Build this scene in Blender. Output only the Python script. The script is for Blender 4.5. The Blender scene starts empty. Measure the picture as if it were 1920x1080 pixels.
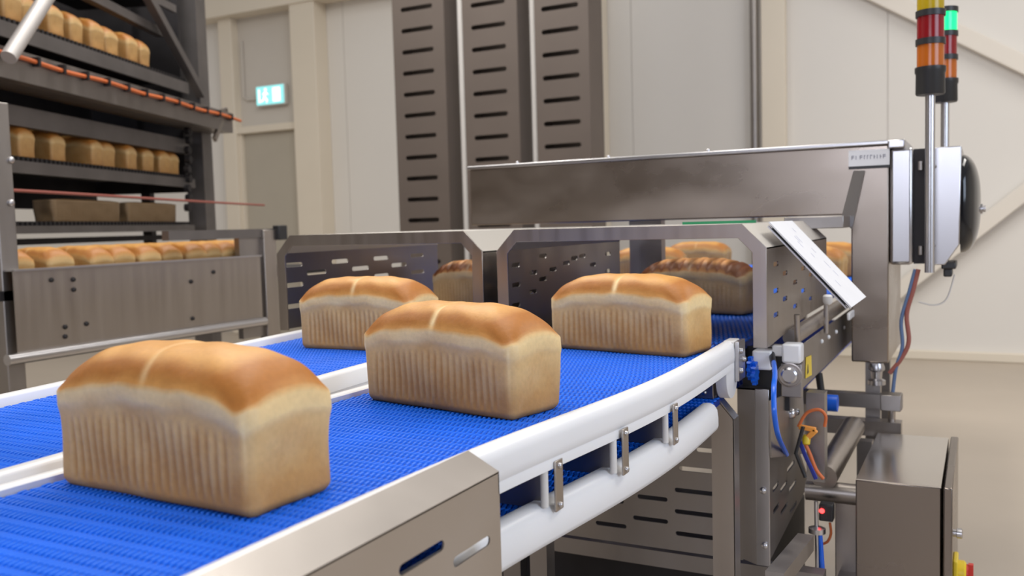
import bpy, bmesh, math, random
import numpy as np
from mathutils import Vector, Matrix
random.seed(7); rng = np.random.default_rng(7)
S = bpy.context.scene
COL = S.collection
pi = math.pi
# ------------------------------------------------------------------ camera
CAMZ = 1.19; BELT = 0.93
F = 1700.0; PITCH = math.atan(118/F); ROLL = 0.028; YAW = math.radians(27.5)
f0 = Vector((-math.sin(YAW), math.cos(YAW), 0)); r0 = Vector((math.cos(YAW), math.sin(YAW), 0)); u0 = Vector((0,0,1))
fw = f0*math.cos(PITCH)-u0*math.sin(PITCH); up = u0*math.cos(PITCH)+f0*math.sin(PITCH)
R_ = r0*math.cos(ROLL)-up*math.sin(ROLL); U_ = up*math.cos(ROLL)+r0*math.sin(ROLL)
cd = bpy.data.cameras.new('camera'); cam = bpy.data.objects.new('camera', cd); COL.objects.link(cam)
M = Matrix((R_, U_, -fw)).transposed().to_4x4(); M.translation = Vector((0,0,CAMZ)); cam.matrix_world = M
cd.sensor_width = 36; cd.lens = 36*F/1920; cd.clip_start = 0.02; cd.clip_end = 100
cd.dof.use_dof = True; cd.dof.focus_distance = 1.42; cd.dof.aperture_fstop = 5.6
S.camera = cam
CAM = Vector((0,0,CAMZ))
def ray(x, y): return fw+R_*((x-960)/F)-U_*((y-540)/F)
def atZ(x, y, z): d = ray(x,y); return CAM+d*((z-CAMZ)/d.z)
def atY(x, y, Y): d = ray(x,y); return CAM+d*(Y/d.y)
def atX(x, y, X): d = ray(x,y); return CAM+d*(X/d.x)
# ------------------------------------------------------------------ world, lamps, exposure
S.view_settings.view_transform = 'Standard'; S.view_settings.look = 'None'
S.view_settings.exposure = 0.0; S.view_settings.gamma = 1.0; S.view_settings.use_curve_mapping = False
w = bpy.data.worlds.new('hall_light'); S.world = w; w.use_nodes = True
w.node_tree.nodes['Background'].inputs[0].default_value = (1.0, 0.97, 0.94, 1)
w.node_tree.nodes['Background'].inputs[1].default_value = 0.38
def area(name, loc, sx, sy, power, color=(1,0.96,0.9), target=None):
    l = bpy.data.lights.new(name, 'AREA'); l.shape = 'RECTANGLE'; l.size = sx; l.size_y = sy; l.energy = power; l.color = color
    o = bpy.data.objects.new(name, l); COL.objects.link(o); o.location = loc
    if target is not None: o.rotation_euler = (Vector(target)-Vector(loc)).to_track_quat('-Z','Y').to_euler()
    return o
area('ceiling_lamp', (-0.9,1.3,4.6), 1.2, 3.6, 92)
area('ceiling_lamp', (-3.4,4.2,4.9), 1.2, 4.0, 150)
area('ceiling_lamp', (1.8,4.6,4.9), 1.2, 4.0, 135)
area('ceiling_lamp', (-5.5,1.6,4.9), 1.2, 4.0, 100)
area('side_window', (3.4,0.3,2.3), 2.4, 1.8, 80, (0.68,0.80,1.0), (-0.6,1.4,0.9))
area('rear_window', (-0.2,-4.6,2.3), 2.6, 1.2, 76, (0.80,0.85,1.0), (-0.9,2.0,1.0))
# ------------------------------------------------------------------ materials
def mat(name, col, rough=0.5, metal=0.0, noise=0.0, nscale=20, stretch=(1,1,1), bump=0.0, bscale=80, emis=0, ecol=None, rvar=0.0, spec=0.5, trans=0, sss=0):
    m = bpy.data.materials.new(name); m.use_nodes = True; nt = m.node_tree; N = nt.nodes; L = nt.links
    b = N['Principled BSDF']; b.inputs['Roughness'].default_value = rough; b.inputs['Metallic'].default_value = metal
    b.inputs['Specular IOR Level'].default_value = spec
    b.inputs['Base Color'].default_value = (*col,1)
    if trans: b.inputs['Transmission Weight'].default_value = trans
    if sss:
        b.inputs['Subsurface Weight'].default_value = sss; b.inputs['Subsurface Radius'].default_value = (0.02,0.015,0.01); b.inputs['Subsurface Scale'].default_value = 0.3
    tc = N.new('ShaderNodeTexCoord'); mp = N.new('ShaderNodeMapping'); mp.inputs['Scale'].default_value = stretch
    L.new(tc.outputs['Object'], mp.inputs['Vector'])
    if noise > 0 or rvar > 0:
        n = N.new('ShaderNodeTexNoise'); n.inputs['Scale'].default_value = nscale; n.inputs['Detail'].default_value = 6
        L.new(mp.outputs[0], n.inputs['Vector'])
        if noise > 0:
            mr = N.new('ShaderNodeMapRange'); mr.inputs['From Min'].default_value = .25; mr.inputs['From Max'].default_value = .75
            mr.inputs['To Min'].default_value = 1-noise; mr.inputs['To Max'].default_value = 1+noise
            L.new(n.outputs['Fac'], mr.inputs['Value'])
            mx = N.new('ShaderNodeMix'); mx.data_type = 'RGBA'; mx.blend_type = 'MULTIPLY'; mx.inputs['Factor'].default_value = 1
            mx.inputs[6].default_value = (*col,1); L.new(mr.outputs[0], mx.inputs[7]); L.new(mx.outputs[2], b.inputs['Base Color'])
        if rvar > 0:
            mr2 = N.new('ShaderNodeMapRange'); mr2.inputs['From Min'].default_value = .3; mr2.inputs['From Max'].default_value = .7
            mr2.inputs['To Min'].default_value = max(.02,rough-rvar); mr2.inputs['To Max'].default_value = rough+rvar
            L.new(n.outputs['Fac'], mr2.inputs['Value']); L.new(mr2.outputs[0], b.inputs['Roughness'])
    if bump > 0:
        n2 = N.new('ShaderNodeTexNoise'); n2.inputs['Scale'].default_value = bscale; n2.inputs['Detail'].default_value = 4
        L.new(mp.outputs[0], n2.inputs['Vector'])
        bp = N.new('ShaderNodeBump'); bp.inputs['Strength'].default_value = bump; bp.inputs['Distance'].default_value = 0.002
        L.new(n2.outputs['Fac'], bp.inputs['Height']); L.new(bp.outputs[0], b.inputs['Normal'])
    if emis:
        b.inputs['Emission Color'].default_value = (*(ecol or col),1); b.inputs['Emission Strength'].default_value = emis
    return m
steel = mat('brushed_steel', (.41,.37,.34), .36, 1.0, .05, 30, (1,1,.06), .02, 60, rvar=.05)
steel_d = mat('dull_steel', (.33,.305,.29), .42, 1.0, .08, 12, (1,1,.3), .03, 60, rvar=.06)
steel_b = mat('bright_steel', (.53,.52,.535), .30, 1.0, .02, 4, (1,1,1), .0, 90, rvar=.015)
steel_s = mat('warm_brushed_steel', (.37,.315,.27), .33, 1.0, .10, 3.2, (.8,1,1.6), .0, 60, rvar=.10)
steel_c = mat('shaded_cabinet_steel', (.24,.205,.18), .26, 1.0, .06, 3, (1,1,1), .0, 60, rvar=.05)  # dark reflections put into the cabinet's steel colour
steel_r = mat('satin_roof_steel', (.68,.65,.61), .45, 1.0, .02, 3)
steel_h = mat('satin_steel_cover', (.50,.46,.43), .42, 1.0, .05, 6, (1,1,1), .03, 200, rvar=.05)
rackm = mat('rack_steel', (.20,.185,.18), .5, .85, .15, 6, (1,1,1), .1, 30)
strutm = mat('matte_strut_steel', (.55,.52,.50), .5, .5, .03, 3)
darkm = mat('dark_metal', (.035,.032,.034), .55, .6, .2, 8)
duct = mat('grey_brown_painted_metal', (.135,.108,.092), .5, .2, .06, 3, bump=.02)
white = mat('white_plastic', (.77,.77,.785), .34, 0, .02, 8, spec=.45, sss=.1)
whited = mat('off_white_plastic', (.68,.66,.64), .45, 0, .03, 8)
blue = mat('blue_modular_belt', (.003,.150,.80), .36, 0, .12, 9, spec=.45, bump=.05, bscale=150)
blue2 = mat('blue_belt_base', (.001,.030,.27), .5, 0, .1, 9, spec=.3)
hose = mat('blue_hose', (.01,.13,.72), .25)
orange = mat('orange_cable', (.62,.15,.04), .5)
redcab = mat('dark_red_cable', (.30,.09,.07), .5)
black = mat('black_plastic', (.02,.02,.022), .4)
blackg = mat('black_glossy_screen', (.006,.007,.01), .12)
yellow = mat('yellow_plastic', (.72,.52,.02), .4)
redp = mat('red_plastic', (.55,.03,.02), .4)
floorm = mat('beige_epoxy_floor', (.45,.385,.315), .45, 0, .05, 1.6, bump=.02, bscale=40)
wallm = mat('white_wall_panel', (.76,.735,.70), .6, 0, .02, .8)
cream = mat('cream_painted_steel', (.76,.69,.58), .5, 0, .02, 2)
doorm = mat('beige_door_paint', (.47,.43,.36), .5, 0, .03, 2)
cream2 = mat('pale_wall_brace_paint', (.78,.73,.66), .5, 0, .02, 2)
panelg = mat('grey_wall_panel', (.62,.58,.53), .6, 0, .02, 2)
paper = mat('white_paper', (.74,.74,.77), .6, 0, .02, 20)
ink = mat('grey_ink', (.25,.25,.32), .6)
greenp = mat('green_strip', (.02,.25,.10), .5)
lamp_y = mat('yellow_lamp_lens', (.42,.29,.01), .2, emis=.05, ecol=(.6,.4,.01))
lamp_r = mat('red_lamp_lens', (.24,.008,.012), .18)
lamp_o = mat('orange_lamp_lens', (.48,.12,.012), .2)
lamp_g = mat('green_lamp_lit', (.02,.6,.2), .2, emis=1.3, ecol=(.0,.85,.22))
led = mat('red_led_lit', (1,.05,.05), .3, emis=6, ecol=(1,.03,.03))
sign_w = mat('lit_white_sign', (.9,1,1), .4, emis=1.4, ecol=(.85,1,1))
sign_g = mat('lit_green_sign', (.1,.7,.6), .4, emis=.8, ecol=(.38,.80,.88))

def bread_mat(name, side, side2, pale, gold, dark):
    m = bpy.data.materials.new(name); m.use_nodes = True; nt = m.node_tree; N = nt.nodes; L = nt.links
    b = N['Principled BSDF']; b.inputs['Roughness'].default_value = .50; b.inputs['Specular IOR Level'].default_value = .42
    def attr(n):
        a = N.new('ShaderNodeAttribute'); a.attribute_name = n; return a.outputs['Fac']
    def mix(f, a, c):
        x = N.new('ShaderNodeMix'); x.data_type = 'RGBA'
        if isinstance(f, float): x.inputs[0].default_value = f
        else: L.new(f, x.inputs[0])
        for i, v in ((6,a),(7,c)):
            if isinstance(v, tuple): x.inputs[i].default_value = (*v,1)
            else: L.new(v, x.inputs[i])
        return x.outputs[2]
    tc = N.new('ShaderNodeTexCoord')
    def noise(s, lo, hi, det=5, st=(1,1,1)):
        mp = N.new('ShaderNodeMapping'); mp.inputs['Scale'].default_value = st; L.new(tc.outputs['Object'], mp.inputs[0])
        n = N.new('ShaderNodeTexNoise'); n.inputs['Scale'].default_value = s; n.inputs['Detail'].default_value = det; L.new(mp.outputs[0], n.inputs[0])
        r = N.new('ShaderNodeMapRange'); r.inputs[1].default_value = lo; r.inputs[2].default_value = hi; L.new(n.outputs['Fac'], r.inputs[0]); return r.outputs[0], n.outputs['Fac']
    n1, _ = noise(22, .35, .68); n2, _ = noise(14, .38, .66); n3, f3 = noise(150, .3, .7, 3); n4, f4 = noise(420, .3, .7, 2)
    ad = N.new('ShaderNodeMath'); ad.operation = 'MULTIPLY_ADD'; L.new(n1, ad.inputs[0]); ad.inputs[1].default_value = .5; L.new(attr('bake_shade'), ad.inputs[2]); ad.use_clamp = True
    sd = mix(ad.outputs[0], side, side2)
    # crown: light gold to deep brown, following the bake attribute broken up by noise
    add = N.new('ShaderNodeMath'); add.operation = 'MULTIPLY_ADD'; L.new(n2, add.inputs[0]); add.inputs[1].default_value = .35; L.new(attr('bake_shade'), add.inputs[2]); add.use_clamp = True
    cr = mix(add.outputs[0], gold, dark)
    c = mix(attr('crust'), sd, cr)
    c = mix(attr('pale'), c, pale)
    sp = N.new('ShaderNodeMix'); sp.data_type = 'RGBA'; sp.blend_type = 'MULTIPLY'; sp.inputs[0].default_value = .35
    L.new(c, sp.inputs[6]); L.new(n3, sp.inputs[7]); 
    hs = N.new('ShaderNodeMix'); hs.data_type='RGBA'; hs.inputs[0].default_value=.72; L.new(sp.outputs[2], hs.inputs[6]); L.new(c, hs.inputs[7])
    L.new(hs.outputs[2], b.inputs['Base Color'])
    bp = N.new('ShaderNodeBump'); bp.inputs['Strength'].default_value = .30; bp.inputs['Distance'].default_value = .0012
    L.new(f3, bp.inputs['Height']); L.new(bp.outputs[0], b.inputs['Normal'])
    b.inputs['Subsurface Weight'].default_value = .08; b.inputs['Subsurface Radius'].default_value = (.012,.006,.003); b.inputs['Subsurface Scale'].default_value = .5
    return m
bread = bread_mat('golden_bread', (.76,.50,.215), (.55,.275,.075), (.92,.71,.38), (.69,.35,.09), (.42,.15,.02))
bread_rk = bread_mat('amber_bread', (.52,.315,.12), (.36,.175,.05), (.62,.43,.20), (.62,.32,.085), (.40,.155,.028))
bread_fl = bread_mat('shaded_brown_bread', (.23,.155,.085), (.17,.105,.05), (.30,.21,.12), (.24,.14,.06), (.17,.09,.035))  # brown loaf colour darkened to hold the shelf's shade
bread_dk = bread_mat('brown_bread', (.76,.52,.26), (.60,.36,.15), (.82,.66,.42), (.85,.42,.15), (.22,.07,.02))  # last colour darkens the painted shade bands of the tunnel loaves
# ------------------------------------------------------------------ builders
def tag(o, label=None, cat=None, group=None, kind=None):
    if label: o['label'] = label
    if cat: o['category'] = cat
    if group: o['group'] = group
    if kind: o['kind'] = kind
    return o
def empty(name, loc=(0,0,0), rz=0, **k):
    o = bpy.data.objects.new(name, None); COL.objects.link(o); o.location = loc; o.rotation_euler = (0,0,rz); o.empty_display_size = .05
    bpy.context.view_layer.update() if False else None
    return tag(o, **k)
class MB:
    def __init__(s, origin=(0,0,0), rz=0):
        s.v = []; s.f = []; s.T = Matrix.Translation(Vector(origin)) @ Matrix.Rotation(rz,4,'Z'); s.Ti = s.T.inverted()
    def add(s, vs, fs):
        k = len(s.v); s.v += [tuple(v) for v in vs]; s.f += [tuple(i+k for i in f) for f in fs]; return s
    def box(s, a, b):
        x0,x1 = sorted((a[0],b[0])); y0,y1 = sorted((a[1],b[1])); z0,z1 = sorted((a[2],b[2]))
        return s.add([(x0,y0,z0),(x1,y0,z0),(x1,y1,z0),(x0,y1,z0),(x0,y0,z1),(x1,y0,z1),(x1,y1,z1),(x0,y1,z1)],
              [(0,3,2,1),(4,5,6,7),(0,1,5,4),(1,2,6,5),(2,3,7,6),(3,0,4,7)])
    def bar(s, a, b, w, h, side=None):          # rectangular bar from a to b
        a = Vector(a); b = Vector(b); d = (b-a).normalized(); u = Vector((0,0,1)) if abs(d.z) < .95 else Vector((0,1,0))
        if side is not None: u = Vector(side)
        x = d.cross(u).normalized(); y = x.cross(d).normalized(); vs = []
        for p in (a,b):
            for i,j in ((-1,-1),(1,-1),(1,1),(-1,1)): vs.append(p+x*(i*w/2)+y*(j*h/2))
        return s.add(vs, [(0,1,2,3),(7,6,5,4),(0,4,5,1),(1,5,6,2),(2,6,7,3),(3,7,4,0)])
    def prism(s, pts, vec):                    # planar polygon swept along vec
        n = len(pts); vec = Vector(vec); P = [Vector(p) for p in pts]
        return s.add(P+[p+vec for p in P], [tuple(range(n-1,-1,-1)), tuple(range(n,2*n))]+[(i,(i+1)%n,n+(i+1)%n,n+i) for i in range(n)])
    def tube(s, pts, r, n=12, cap=True):
        P = [Vector(p) for p in pts]; vs = []; fs = []; prev = None
        for i,p in enumerate(P):
            d = ((P[i+1] if i < len(P)-1 else p)-(P[i-1] if i > 0 else p)).normalized()
            if prev is None:
                x = d.cross(Vector((0,0,1)) if abs(d.z) < .9 else Vector((0,1,0))).normalized()
            else: x = (prev-d*prev.dot(d)).normalized()
            prev = x; y = d.cross(x); rr = r[i] if isinstance(r,(list,tuple)) else r
            vs += [p+(x*math.cos(2*pi*k/n)+y*math.sin(2*pi*k/n))*rr for k in range(n)]
        for i in range(len(P)-1):
            fs += [(i*n+k,i*n+(k+1)%n,(i+1)*n+(k+1)%n,(i+1)*n+k) for k in range(n)]
        if cap: fs += [tuple(range(n-1,-1,-1)), tuple((len(P)-1)*n+k for k in range(n))]
        return s.add(vs, fs)
    def lathe(s, c, axis, prof, n=24):         # prof: (distance along axis, radius)
        c = Vector(c); a = Vector(axis).normalized(); x = a.cross(Vector((0,0,1)) if abs(a.z) < .9 else Vector((0,1,0))).normalized(); y = a.cross(x)
        vs = []; fs = []; m = len(prof)
        for t,r in prof: vs += [c+a*t+(x*math.cos(2*pi*k/n)+y*math.sin(2*pi*k/n))*r for k in range(n)]
        for i in range(m-1): fs += [(i*n+k,i*n+(k+1)%n,(i+1)*n+(k+1)%n,(i+1)*n+k) for k in range(n)]
        fs += [tuple(range(n-1,-1,-1)), tuple((m-1)*n+k for k in range(n))]
        return s.add(vs, fs)
    def build(s, name, m, parent=None, smooth=False, bevel=0, seg=2, angle=35):
        vs = [s.Ti @ Vector(v) for v in s.v] if parent is not None and parent.get('_loc') else s.v
        me = bpy.data.meshes.new(name); me.from_pydata([tuple(v) for v in vs], [], s.f); me.materials.append(m)
        bm = bmesh.new(); bm.from_mesh(me); bmesh.ops.recalc_face_normals(bm, faces=bm.faces); bm.to_mesh(me); bm.free()
        o = bpy.data.objects.new(name, me); COL.objects.link(o)
        if parent is not None: put(o, parent)
        if bevel:
            b = o.modifiers.new('bevel','BEVEL'); b.width = bevel; b.segments = seg; b.limit_method = 'ANGLE'; b.angle_limit = math.radians(40)
        if smooth or bevel:
            me.polygons.foreach_set('use_smooth', [True]*len(me.polygons))
            try: me.set_sharp_from_angle(angle=math.radians(angle))
            except Exception: pass
        return o
def pmatrix(p):
    return Matrix.Translation(p.location) @ p.rotation_euler.to_matrix().to_4x4()
def wmat(o):
    return (wmat(o.parent) if o.parent else Matrix()) @ o.matrix_parent_inverse @ pmatrix(o)
def put(o, p):
    """parent while keeping the mesh where it stands; the geometry is written in world coordinates"""
    o.parent = p; o.matrix_parent_inverse = wmat(p).inverted()
def top(o, label, cat, group=None):             # re-origin a lone mesh at its base
    me = o.data; xs = np.empty(len(me.vertices)*3); me.vertices.foreach_get('co', xs); xs = xs.reshape(-1,3)
    c = Vector(((xs[:,0].min()+xs[:,0].max())/2, (xs[:,1].min()+xs[:,1].max())/2, xs[:,2].min()))
    me.transform(Matrix.Translation(-c)); o.location = c
    return tag(o, label, cat, group)
def plate(name, origin, ux, uy, outline, holes, th, m, parent=None, bev=0.0):
    """sheet with cut-outs: outline/holes in 2D (ux,uy), thickness centred"""
    cu = bpy.data.curves.new(name, 'CURVE'); cu.dimensions = '2D'; cu.fill_mode = 'BOTH'; cu.extrude = th/2; cu.bevel_depth = bev; cu.bevel_resolution = 1
    def spl(pts):
        s = cu.splines.new('POLY'); s.points.add(len(pts)-1)
        for i,p in enumerate(pts): s.points[i].co = (p[0],p[1],0,1)
        s.use_cyclic_u = True
    spl(outline)
    for h in holes: spl(h)
    tmp = bpy.data.objects.new('tmp', cu); COL.objects.link(tmp)
    dg = bpy.context.evaluated_depsgraph_get(); me = bpy.data.meshes.new_from_object(tmp.evaluated_get(dg)); bpy.data.objects.remove(tmp)
    ux = Vector(ux); uy = Vector(uy); uz = ux.cross(uy).normalized()
    X = Matrix((ux,uy,uz)).transposed().to_4x4(); X.translation = Vector(origin); me.transform(X)
    me.materials.clear(); me.materials.append(m); me.name = name
    o = bpy.data.objects.new(name, me); COL.objects.link(o)
    if parent is not None: put(o, parent)
    return o
def slot(cx, cy, l, h, ang=0, n=5, skew=0):
    """rounded slot outline"""
    r = h/2; pts = []
    for sgn,a0 in ((1,-pi/2),(-1,pi/2)):
        for k in range(n+1):
            a = a0+pi*k/n; pts.append((sgn*(l/2-r)+r*math.cos(a), r*math.sin(a)))
    c,s = math.cos(ang), math.sin(ang)
    return [(cx+x*c-y*s, cy+x*s+y*c) for x,y in pts]
def rrect(x0,y0,x1,y1,r,n=4):
    pts = []
    for cx,cy,a0 in ((x1-r,y1-r,0),(x0+r,y1-r,pi/2),(x0+r,y0+r,pi),(x1-r,y0+r,1.5*pi)):
        for k in range(n+1): a = a0+pi/2*k/n; pts.append((cx+r*math.cos(a), cy+r*math.sin(a)))
    return pts
def struct(o): o['kind'] = 'structure'; return o
def bolt(p, axis, r, parent, m=steel_b, name='bolt'):
    return MB().lathe(p, axis, [(-.002,r),(r*.35,r),(r*.75,r*.8),(r*.95,r*.45)], 14).build(name, m, parent, True)
# ------------------------------------------------------------------ setting
WY = 8.1
struct(MB().box((-9.5,-6,-.1),(6,WY,0)).build('floor', floorm))
wb = MB(); xs = np.arange(-9.5, 6.01, 1.1)
for a,b in zip(xs[:-1], xs[1:]): wb.box((a+.004,WY,0),(b-.004,WY+.12,5.2))
wb.box((-9.5,WY+.01,0),(6,WY+.14,5.2)); struct(wb.build('wall_back', wallm))
struct(MB().box((-9.62,-6,0),(-9.5,WY,5.2)).build('wall_left', wallm))
frontm = mat('beige_front_wall', (.24,.205,.18), .6, 0, .02, .8)
struct(MB().box((-9.62,-6.12,0),(6.12,-6,5.2)).build('wall_front', frontm))
struct(MB().box((6,-6,0),(6.12,WY,5.2)).build('wall_right', wallm))
# cream steel portal frame with the door bay
def sb(name, a, b, m=cream): return struct(MB().box(a,b).build(name, m, bevel=.008))
sb('trim_1', (-6.76,WY-.22,0),(-6.42,WY,5.2))
sb('trim_2', (-7.90,WY-.14,0),(-7.70,WY,3.68))
sb('trim_3', (-9.5,WY-.24,3.66),(-4.9,WY,3.98))
sb('trim_4', (-7.74,WY-.12,2.33),(-6.70,WY,2.41))
sb('trim_5', (-3.30,WY-.14,0),(-3.13,WY,5.2))
sb('trim_6', (-1.70,WY-.10,0),(-1.50,WY,5.2))
sb('trim_7', (-2.6,WY-.05,0),(6,WY,.075))
def brace(name, a, b, wd):
    a = atY(*a, WY-.06); b = atY(*b, WY-.06); d = b-a; a = a-d*1.2; b = b+d*.6
    return struct(MB().bar(a,b,.08,wd,).build(name, cream2, bevel=.006))
brace('trim_8', (1640,-12),(1920,122), .13)
a = atY(1830,432,WY-.06); b = atY(1920,362,WY-.06); d = b-a
struct(MB().bar(a-d*3.2, b+d*6, .08, .12).build('trim_9', cream2, bevel=.006))
dr = struct(MB().box((-7.66,WY-.05,0),(-6.80,WY-.01,2.33)).build('door_1', doorm, bevel=.006))
MB().box((-7.70,WY-.09,0),(-7.655,WY-.01,2.34)).box((-6.80,WY-.09,0),(-6.755,WY-.01,2.34)).build('door_frame', cream, dr)
hd = MB().tube([(-6.88,WY-.055,1.02),(-6.88,WY-.11,1.02),(-7.0,WY-.11,1.02)], .011).build('door_handle', steel, dr, True)
struct(MB().box((-7.70,WY-.03,2.41),(-6.76,WY-.005,3.66)).build('trim_10', panelg))
# conduit pipes on the wall
top(MB().tube([(-1.76,WY-.09,0.0),(-1.76,WY-.09,5.1)], .036).build('conduit_pipe', steel_d, smooth=True), 'grey vertical conduit pipe on the white wall above the long steel hood', 'pipe')
top(MB().tube([(-7.63,WY-.05,3.4),(-7.63,WY-.05,2.76),(-7.57,WY-.05,2.72),(-7.40,WY-.05,2.72)], .013, 8).build('sign_cable', panelg, smooth=True), 'thin grey cable running down the panel to the lit exit sign', 'cable')
ex = empty('exit_sign', (-7.18,WY-.05,2.6), label='lit green and white exit sign above the grey door', cat='sign')
MB().box((-7.40,WY-.10,2.62),(-6.97,WY-.04,2.855)).build('sign_housing', whited, ex, bevel=.01)
MB().box((-7.385,WY-.108,2.635),(-6.985,WY-.10,2.84)).build('sign_face', sign_g, ex)
pg = MB().box((-7.14,WY-.113,2.66),(-7.03,WY-.107,2.815))
pg.box((-7.35,WY-.113,2.66),(-7.33,WY-.107,2.81))
# running figure: head, torso, arms, legs and an arrow
pg.lathe((-7.245,WY-.113,2.80),(0,1,0),[(0,.019),(.006,.019)],14)
for a_,b_,w_ in (((-7.245,2.775),(-7.265,2.715),.030),((-7.265,2.715),(-7.225,2.69),.018),((-7.225,2.69),(-7.235,2.655),.016),((-7.265,2.715),(-7.29,2.68),.018),((-7.29,2.68),(-7.32,2.67),.014),((-7.245,2.768),(-7.205,2.745),.013),((-7.245,2.768),(-7.29,2.75),.013)):
    pg.bar((a_[0],WY-.11,a_[1]),(b_[0],WY-.11,b_[1]),.006,w_,side=(0,1,0)) if False else pg.bar((a_[0],WY-.11,a_[1]),(b_[0],WY-.11,b_[1]),w_,.006,side=(0,1,0))
pg.build('running_figure_pictogram', sign_w, ex)
# ------------------------------------------------------------------ slotted vertical ducts
def slotted_column(x0, x1, z0off, label):
    e = empty('slotted_duct', ((x0+x1)/2,6.12,0), label=label, cat='duct', group='tall slotted ducts')
    holes = []; z = .25+z0off
    while z < 4.3: holes.append(slot((x1-x0)/2-.01, z, .29, .034)); z += .163
    plate('slotted_front', (x0,6.0,0), (1,0,0), (0,0,1), [(0,0),(x1-x0,0),(x1-x0,4.5),(0,4.5)], holes, .006, duct, e)
    b = MB().box((x0,6.004,0),(x0+.008,6.25,4.5)).box((x1-.008,6.004,0),(x1,6.25,4.5)).box((x0,6.242,0),(x1,6.25,4.5))
    b.build('duct_body', duct, e); return e
slotted_column(-4.11,-3.64,.02,'leftmost of the three tall grey-brown slotted ducts, nearest the grey door')
slotted_column(-3.48,-3.02,-.03,'middle one of the three tall grey-brown slotted ducts')
slotted_column(-2.88,-2.46,.03,'rightmost of the three tall grey-brown slotted ducts, beside the bare white wall')
top(MB().tube([(-3.56,6.12,0),(-3.56,6.12,4.4)], .03).build('white_pipe', whited, smooth=True), 'white vertical pipe between the left and middle slotted ducts','pipe')
top(MB().tube([(-2.95,6.12,0),(-2.95,6.12,4.4)], .026).build('white_pipe', whited, smooth=True), 'white vertical pipe between the middle and right slotted ducts','pipe')
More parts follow.
